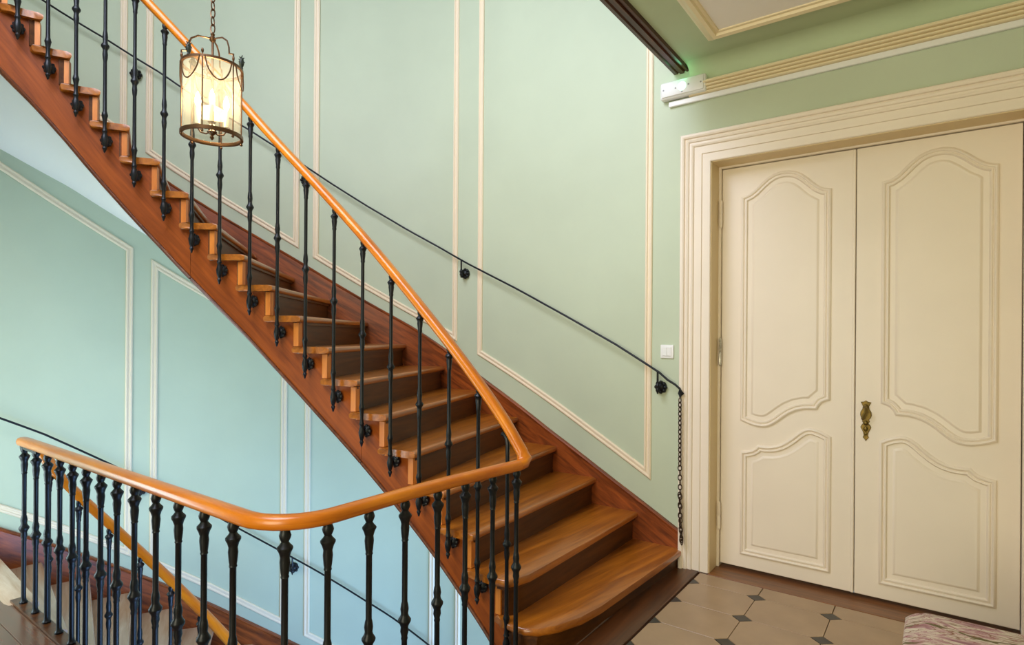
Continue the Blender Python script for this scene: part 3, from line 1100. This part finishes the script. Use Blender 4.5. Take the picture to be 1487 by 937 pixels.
def rail_z(s): return nz(s) + table(RAIL_H, s)
bal_up = thing('stair_balustrade', 'curved honey oak handrail on black cast iron balusters climbing the upper flight', 'balustrade')
for k in range(2, 20):
    ds = .70 if k < 11 else .80
    s = k + ds
    off = -.030
    p = O(s) + inwardO(s) * off
    z0 = nz(k) - table([(2, .125), (5, .13), (6, .165), (24, .175)], k)
    hgt = rail_z(s) - .018 - z0
    n = inwardO(s)
    rz = math.atan2(n[1], n[0]) - PI / 2
    b = link('baluster', bal_me, bal_up)
    b.location = (p[0], p[1], z0); b.rotation_euler = (0, 0, rz); b.scale = (1, 1, hgt / BALH)
    r = link('rosette', ros_me, b)
    r2 = link('bracket_arm', arm_me, b)
# first baluster with a swan-neck top, standing on the bottom step
p1 = O(1.80) + inwardO(1.80) * -.012
z0 = .0
bm = bmesh.new()
pr = up_profile()
hz = .925
lathe(bm, [(r, z * (hz - .02) / BALH) for r, z in pr if z < .8] + [(.0085, (hz - .02) * .89)], 12)
tube(bm, [(0, 0, (hz - .02) * .88), (0, 0, hz - .01), (-.004, 0, hz + .015), (-.016, 0, hz + .032), (-.03, 0, hz + .036)], .009, 8, (0, 1, 0))
b = obj('baluster', bm, M['iron'], bal_up, 40)
b.location = (p1[0], p1[1], -.05)
# handrail of the upper flight ends in a mitred turn into the landing rail
pts = []
s = 20.8
while s > 1.45:
    p = O(s) + inwardO(s) * -.030
    pts.append(Vector((p[0], p[1], rail_z(s)))); s -= .2
tail = [(-1.404, 2.008, .848), (-1.388, 2.004, .824), (-1.385, 1.988, .808), (-1.390, 1.962, .803)]
pts += [Vector(t) for t in tail]
bm = bmesh.new(); sweep(bm, pts, Vector((0, 0, 1)), RAILPROF); obj('handrail', bm, M['rail'], bal_up, 50)

# landing railing
GUARD_Z = .800
bal_land = thing('landing_balustrade', 'level oak handrail with black iron balusters around the landing edge', 'balustrade')
gh = GUARD_Z - .018 - .012
def land_profile():
    return [(0, 0), (.016, 0), (.017, .008), (.012, .014), (.010, .03), (.0095, .30), (.0115, .306), (.010, .314), (.014, .330), (.0125, .344), (.015, .352), (.0215, .364), (.0215, .370), (.014, .382), (.012, .390), (.014, .405), (.012, .42), (.0095, .43),
            (.0095, .630), (.012, .634), (.0105, .640), (.012, .648), (.0145, .676), (.013, .690), (.017, .704), (.022, .714), (.022, .719), (.014, .728), (.0105, .734), (.015, .744), (.017, .752), (.014, .762), (.011, .770)]
bm = bmesh.new(); lathe(bm, [(r, z * gh / .770) for r, z in land_profile()], 14); lb_me = mesh_of(bm, 'baluster', M['iron'], 40)
spots = [(x, WELL_Y) for x in (-3.607, -3.435, -3.278, -3.12, -2.97, -2.818, -2.667, -2.512, -2.358, -2.186, -2.022, -1.853, -1.682)] + [(-1.490, .966)]
spots += [(WELL_X, y) for y in (1.073, 1.227, 1.38, 1.538, 1.689)] + [(-1.425, 1.838), (-1.405, 1.972)]
for x, y in spots:
    b = link('baluster', lb_me, bal_land); b.location = (x, y, .012)
RR = .17
gp = [Vector((-1.390, 1.962, .803)), Vector((-1.412, 1.80, .801)), Vector((-1.432, 1.60, .800)), Vector((WELL_X, 1.4, .80)), Vector((WELL_X, WELL_Y + RR + .1, .80))]
gp += [Vector((WELL_X - RR + RR * math.cos(a), WELL_Y + RR - RR * math.sin(a), .80)) for a in [PI / 2 * i / 8 for i in range(9)]]
gp += [Vector((x, WELL_Y, .80)) for x in (-2.0, -2.5, -3.0, -3.4, -3.58)]
# hairpin at the far left end, dropping into the lower rail
gp += [Vector((-3.640, .922, .798)), Vector((-3.676, .934, .790)), Vector((-3.690, .955, .776)), Vector((-3.680, .980, .758)), Vector((-3.655, 1.000, .740))]
bm = bmesh.new(); sweep(bm, gp, Vector((0, 0, 1)), RAILPROF); obj('handrail', bm, M['rail'], bal_land, 50)
# iron core bar under the turn
bm = bmesh.new(); sweep(bm, [g + Vector((0, 0, -.028)) for g in gp[-7:]], Vector((0, 0, 1)), [(-.012, -.006), (.012, -.006), (.012, .006), (-.012, .006)]); obj('rail_core', bm, M['iron'], bal_land, 30)

# lower flight railing
bal_dn = thing('stair_balustrade', 'oak handrail and iron balusters descending with the lower flight behind the landing railing', 'balustrade')
def lrail_z(s): return nzl(s) + table([(3, .77), (11.7, .768), (14.7, .752), (15.7, .744), (16.6, .729), (17.6, .722), (18.4, .705)], s)
pts = [Vector((-3.655, 1.000, .740))]
s = 17.5
while s > 3.0:
    p = O(s) + inwardO(s) * -.004
    pts.append(Vector((p[0], p[1], lrail_z(s)))); s -= .25
bm = bmesh.new(); sweep(bm, pts, Vector((0, 0, 1)), RAILPROF); obj('handrail', bm, M['rail'], bal_dn, 50)
for i in range(14):
    s = 17.66 - 1.045 * i
    if s < 3.5:
        break
    p = O(s) + inwardO(s) * -.004
    z0 = nzl(math.floor(s)) - .16
    p = O(s) + inwardO(s) * -.020
    hgt = lrail_z(s) - .018 - z0
    n = inwardO(s)
    b = link('baluster', bal_me, bal_dn)
    b.location = (p[0], p[1], z0); b.rotation_euler = (0, 0, math.atan2(n[1], n[0]) - PI / 2); b.scale = (1, 1, hgt / BALH)
    link('rosette', ros_me, b); link('bracket_arm', arm_me, b)

# ---------------------------------------------------------------- iron wall rails
def bracket(parent, s, zr, off):
    p = W(s); n = nW(s)
    # local frame: X along wall, Y into the room, Z up, origin on the wall below the rod
    rot = Matrix(((n[1], n[0], 0, p[0]), (-n[0], n[1], 0, p[1]), (0, 0, 1, zr), (0, 0, 0, 1)))
    bm = bmesh.new()
    tube(bm, [(0, .004, -.095), (0, off * .55, -.095), (0, off * .92, -.085), (0, off, -.065), (0, off, 0.0)], .0065, 8, (1, 0, 0))
    lathe(bm, [(0, -.045), (.004, -.042), (.007, -.030), (.012, -.018), (.009, -.008), (.013, 0), (.013, .008), (.009, .014), (.007, .02)], 10, Matrix.Translation((0, off, -.088)))
    o = obj('bracket', bm, M['iron'], parent, 40, rot)
    bm = bmesh.new()
    lathe(bm, [(0, .034), (.012, .032), (.020, .024), (.030, .016), (.034, .008), (.034, .0), (0, .0)], 14, Matrix.Translation((0, .0005, -.095)) @ Matrix.Rotation(-PI / 2, 4, 'X'))
    for i in range(8):
        a = 2 * PI * i / 8
        sphere(bm, (.028 * math.cos(a), .014, -.095 + .028 * math.sin(a)), .0125, 8, 5)
    link('rosette', mesh_of(bm, 'rosette', M['iron'], 40), o)

wr = thing('wall_handrail', 'thin black iron rod handrail fixed on the wall above the upper flight', 'handrail')
OFF = .062
pts = []
s = 21.0
while s > 1.35:
    p = W(s); n = nW(s)
    pts.append(Vector((p[0] + n[0] * OFF, p[1] + n[1] * OFF, nz(s) + table(WRAIL_H, s)))); s -= .25
# hooked end above the first steps
pts += [Vector((-1.270, D - OFF, 1.085)), Vector((-1.225, D - OFF, 1.060)), Vector((-1.198, D - OFF, 1.038)), Vector((-1.190, D - OFF, 1.012)), Vector((-1.196, D - OFF, .990))]
bm = bmesh.new(); sweep(bm, pts, Vector((0, 0, 1)) if False else [nW(10)] * 0 or Vector((0.01, 0.02, 1)), circ(.0066, 8)); obj('rod', bm, M['iron'], wr, 60)
for s in (1.54, 6.45, 10.74, 15.02):
    bracket(wr, s, nz(s) + table(WRAIL_H, s), OFF)
wr2 = thing('wall_handrail', 'thin black iron rod handrail on the wall above the lower flight', 'handrail')
pts = []
s = 21.0
LW = [(3, .75), (7.4, .765), (10.3, .81), (13, .83), (17, .838), (18, .82), (22, .70)]
while s > 3.0:
    p = W(s); n = nW(s)
    pts.append(Vector((p[0] + n[0] * OFF, p[1] + n[1] * OFF, nzl(s) + table(LW, s)))); s -= .25
bm = bmesh.new(); sweep(bm, pts, Vector((0, 0, 1)), circ(.0066, 8)); obj('rod', bm, M['iron'], wr2, 60)
for s in (6.9, 10.99, 14.85, 18.9):
    bracket(wr2, s, nzl(s) + table(LW, s), OFF)

# chain hanging from the hooked end of the wall rod
CHO = .074
def link_mesh(name, rx, rz, r, mat):
    bm = bmesh.new()
    pts = [Vector((rx * math.cos(a), 0, rz * math.sin(a))) for a in [2 * PI * i / 12 for i in range(12)]]
    sweep(bm, pts, Vector((0, 1, 0)), circ(r, 5), closed=True)
    return mesh_of(bm, name, mat, 60)
lm = link_mesh('link', .0095, .0165, .0030, M['chain'])
ch = thing('chain', 'rusty iron chain hanging from the wall rail end down to the first step', 'chain', (-1.192, D - CHO, .98))
def hang(path, step):
    n = 0
    for (a, b) in zip(path, path[1:]):
        a, b = Vector(a), Vector(b)
        L = (b - a).length
        k = max(1, round(L / step))
        for i in range(k):
            p = a + (b - a) * ((i + .5) / k)
            q = (b - a).to_track_quat('Z', 'Y').to_matrix().to_4x4()
            m = Matrix.Translation(p - Vector((-1.192, D - CHO, .98))) @ q @ Matrix.Rotation(PI / 2 * (n % 2) + .35, 4, 'Z')
            link('link', lm, ch, m)
            n += 1
hang([(-1.192, D - CHO, .985), (-1.190, D - CHO, .60), (-1.186, D - CHO + .004, .30), (-1.178, D - CHO, .165)], .0265)
hang([(-1.186, D - CHO - .012, .45), (-1.180, D - CHO - .016, .28), (-1.170, D - CHO - .014, .160)], .0265)

# ---------------------------------------------------------------- lantern
LX, LY = -2.408, 1.216
LZ = 2.142
lan = thing('lantern', 'hanging bronze lantern with a glass cylinder and lit candle bulbs', 'lantern', (LX, LY, LZ))
LR, LH = .112, .278
def ring(bm, r, z, prof):
    pts = [Vector((r * math.cos(a), r * math.sin(a), z)) for a in [2 * PI * i / 40 for i in range(40)]]
    sweep(bm, pts, Vector((0, 0, 1)), prof, closed=True)
bm = bmesh.new(); ring(bm, LR, 0, [(-.005, -.007), (.005, -.007), (.007, -.003), (.005, .007), (-.005, .007)]); obj('bottom_ring', bm, M['bronze'], lan, 40)
bm = bmesh.new(); ring(bm, LR, LH, [(-.004, -.005), (.005, -.005), (.007, 0), (.005, .005), (-.004, .005)]); obj('top_ring', bm, M['bronze'], lan, 40)
bm = bmesh.new()
N = 40
a = [[bm.verts.new((r * math.cos(2 * PI * i / N), r * math.sin(2 * PI * i / N), z)) for i in range(N)] for r, z in ((LR - .006, .006), (LR - .006, LH - .004), (LR - .009, LH - .004), (LR - .009, .006))]
for i in range(N):
    j = (i + 1) % N
    for q in range(4):
        bm.faces.new((a[q][i], a[q][j], a[(q + 1) % 4][j], a[(q + 1) % 4][i]))
obj('glass_cylinder', bm, M['glass'], lan, 40)
NB = 6
for i in range(NB):
    an = 2 * PI * (i + .25) / NB
    c, s_ = math.cos(an), math.sin(an)
    bm = bmesh.new()
    tube(bm, [(LR * c, LR * s_, -.012), (LR * c, LR * s_, LH + .02)], .0028, 6, (c, s_, 0))
    sphere(bm, (LR * c, LR * s_, -.014), .006, 8, 5); sphere(bm, (LR * c, LR * s_, LH + .02), .0055, 8, 5, (1, 1, 1.8))
    obj('upright_bar', bm, M['bronze'], lan, 50)
    # festoon loop hanging below the top ring
    bm = bmesh.new()
    pts = []
    for q in range(13):
        t = q / 12
        a2 = an + 2 * PI / NB * (.08 + .84 * t)
        pts.append(Vector(((LR + .003) * math.cos(a2), (LR + .003) * math.sin(a2), LH - .085 * math.sin(PI * t) ** .6)))
    am = an + PI / NB
    sweep(bm, pts, Vector((math.cos(am), math.sin(am), 0)), circ(.0028, 6)); obj('festoon', bm, M['bronze'], lan, 50)
    # pine-cone finials on the top ring
    if i % 2 == 0:
        bm = bmesh.new()
        base = Matrix.Translation((LR * math.cos(am), LR * math.sin(am), LH + .004))
        lathe(bm, [(0, 0), (.007, .002), (.005, .008), (.009, .014), (.011, .026), (.008, .040), (0, .054)], 8, base)
        for q in range(14):
            aa, zz = q * 2.4, .012 + q * .0027
            r0 = .010 - q * .0004
            p = Vector((LR * math.cos(am), LR * math.sin(am), LH + zz))
            d = Vector((math.cos(aa), math.sin(aa), 1.2)).normalized()
            tube(bm, [p, p + d * (r0 + .010)], .0022, 4, (0, 1, .3))
        obj('pine_finial', bm, M['pine'], lan, 50)
APEX = .402
for i in range(3):
    an = 2 * PI * (i * 2 + .25) / NB
    c, s_ = math.cos(an), math.sin(an)
    prof = [(LR, LH + .005), (LR, LH + .038), (LR - .014, LH + .042), (LR - .022, LH + .044), (LR - .024, LH + .07), (LR - .034, LH + .098), (LR - .060, LH + .116), (LR - .085, LH + .118), (.010, APEX - .006)]
    bm = bmesh.new(); tube(bm, [(r * c, r * s_, z) for r, z in prof], .0034, 6, (-s_, c, 0)); obj('crown_strap', bm, M['bronze'], lan, 50)
bm = bmesh.new()
lathe(bm, [(0, -.018), (.005, -.014), (.009, -.006), (.005, .002), (.014, .010), (.020, .016), (.008, .024), (.0048, .034), (.0048, .26), (.0075, .265), (.0048, .27), (.0048, APEX - .02), (.012, APEX - .012), (.013, APEX - .002), (.006, APEX + .006), (.009, APEX + .014), (.0, APEX + .024)], 10)
obj('centre_rod', bm, M['bronze'], lan, 40)
bulb_pts = []
for i in range(4):
    an = PI / 4 + PI / 2 * i + .3
    c, s_ = math.cos(an), math.sin(an)
    ra = .052
    bm = bmesh.new(); tube(bm, [(0.005 * c, .005 * s_, .018), (.022 * c, .022 * s_, .006), (.042 * c, .042 * s_, .010), (ra * c, ra * s_, .026), (ra * c, ra * s_, .036)], .003, 6, (-s_, c, 0))
    lathe(bm, [(0, .034), (.012, .035), (.016, .040), (.010, .042), (0, .043)], 10, Matrix.Translation((ra * c, ra * s_, 0)))
    arm = obj('candle_arm', bm, M['bronze'], lan, 50)
    bm = bmesh.new(); lathe(bm, [(0, .042), (.009, .042), (.009, .108), (.006, .112), (0, .112)], 10, Matrix.Translation((ra * c, ra * s_, 0))); obj('candle_sleeve', bm, M['candle'], arm, 40)
    bm = bmesh.new(); lathe(bm, [(0, .112), (.006, .114), (.0105, .126), (.0115, .138), (.008, .154), (.003, .168), (0, .174)], 10, Matrix.Translation((ra * c, ra * s_, 0))); obj('bulb', bm, M['bulb'], arm, 60)
lp = bpy.data.lights.new('lantern_light', 'POINT'); lp.energy = 10; lp.color = (1.0, .80, .50); lp.shadow_soft_size = .05
lo_ = bpy.data.objects.new('lantern_light', lp); col.objects.link(lo_); lo_.parent = lan; lo_.location = (0, 0, .15)
clm = link_mesh('chain_link', .0095, .019, .0026, M['bronze'])
z = APEX + .036
i = 0
while z + LZ < ZT + .1:
    link('chain_link', clm, lan, Matrix.Translation((0, 0, z)) @ Matrix.Rotation(PI / 2 * (i % 2) + .5, 4, 'Z')); z += .0315; i += 1

# ---------------------------------------------------------------- wall fittings
em = thing('emergency_light', 'white emergency light box with a glowing green lamp above the door corner', 'emergency light', (-1.2, D, 2.77))
bm = bmesh.new(); box(bm, -1.333, -1.065, D - .052, D - .001, 2.722, 2.822, .012, 3); base = obj('housing', bm, M['white_plastic'], em, 30, Matrix.Translation((1.2, -D, -2.77)))
bm = bmesh.new(); box(bm, -1.322, -1.076, D - .060, D - .050, 2.731, 2.813, .006, 2); cov = obj('cover', bm, M['white_plastic'], em, 30, Matrix.Translation((1.2, -D, -2.77)))
bm = bmesh.new(); lathe(bm, [(0, .008), (.012, .007), (.022, .003), (.026, 0), (0, -.001)], 16, Matrix.Translation((-1.198, D - .060, 2.774)) @ Matrix.Rotation(PI / 2, 4, 'X')); obj('lamp', bm, M['led'], em, 40, Matrix.Translation((1.2, -D, -2.77)))
for x, z in ((-1.236, 2.771), (-1.160, 2.776), (-1.198, 2.742), (-1.308, 2.772), (-1.090, 2.772)):
    bm = bmesh.new(); lathe(bm, [(0, .003), (.004, .0025), (.005, 0), (0, -.001)], 8, Matrix.Translation((x, D - .060, z)) @ Matrix.Rotation(PI / 2, 4, 'X')); obj('screw', bm, M['grey_plastic'], em, 40, Matrix.Translation((1.2, -D, -2.77)))

gl = bpy.data.lights.new('green_indicator', 'POINT'); gl.energy = .10; gl.color = (.25, 1.0, .5); gl.shadow_soft_size = .02
glo = bpy.data.objects.new('green_indicator', gl); col.objects.link(glo); glo.parent = em; glo.location = (.002, -.078, .066)

sw = thing('light_switch', 'white square light switch on the wall left of the door frame', 'light switch', (-1.296, D, 1.248))
bm = bmesh.new(); box(bm, -.040, .040, -.010, -.0005, -.040, .040, .004, 2); obj('plate', bm, M['white_plastic'], sw, 30)
bm = bmesh.new(); box(bm, -.027, -.0005, -.014, -.008, -.026, .026, .002); obj('rocker', bm, M['white_plastic'], sw, 0)
bm = bmesh.new(); box(bm, .0005, .027, -.014, -.008, -.026, .026, .002); obj('rocker', bm, M['white_plastic'], sw, 0)

# ---------------------------------------------------------------- upholstered stool
SX0, SX1, SY0, SY1, SZ = -.083, .46, 1.83, 2.372, .45
st = thing('stool', 'stool upholstered in faded pink and cream floral tapestry beside the door', 'stool', ((SX0 + SX1) / 2, (SY0 + SY1) / 2, 0))
Tn = Matrix.Translation((-(SX0 + SX1) / 2, -(SY0 + SY1) / 2, 0))
bm = bmesh.new()
box(bm, SX0, SX1, SY0, SY1, SZ - .14, SZ)
bmesh.ops.subdivide_edges(bm, edges=bm.edges[:], cuts=9, use_grid_fill=True)
cxm, cym = (SX0 + SX1) / 2, (SY0 + SY1) / 2
for v in bm.verts:
    u = (v.co.x - cxm) / ((SX1 - SX0) / 2); w = (v.co.y - cym) / ((SY1 - SY0) / 2)
    if v.co.z > SZ - .05:
        edge_d = max(abs(u), abs(w))
        v.co.z -= .018 * max(0, (edge_d - .75) / .25) ** 2
    k = max(0, abs(u) - .85) * max(0, abs(w) - .85) / .0225
    v.co.x -= math.copysign(.022 * k, u); v.co.y -= math.copysign(.022 * k, w)
bmesh.ops.bevel(bm, geom=[e for e in bm.edges if len(e.link_faces) == 2 and e.calc_face_angle() > .9], offset=.014, segments=3, affect='EDGES', profile=.5)
obj('cushion', bm, M['fabric'], st, 60, Tn)
bm = bmesh.new(); box(bm, SX0 + .012, SX1 - .012, SY0 + .012, SY1 - .012, SZ - .19, SZ - .138, .004); obj('seat_rail', bm, M['leg_wood'], st, 0, Tn)
bm = bmesh.new()
lathe(bm, [(0, 0), (.016, 0), (.020, .012), (.016, .03), (.013, .05), (.017, .10), (.021, .17), (.016, .20), (.022, .215), (.016, .23), (.024, .245), (.024, .268), (0, .268)], 12)
lgm = mesh_of(bm, 'leg', M['leg_wood'], 40)
for x in (SX0 + .04, SX1 - .04):
    for y in (SY0 + .04, SY1 - .04):
        link('leg', lgm, st, Matrix.Translation((x - cxm, y - cym, 0)))
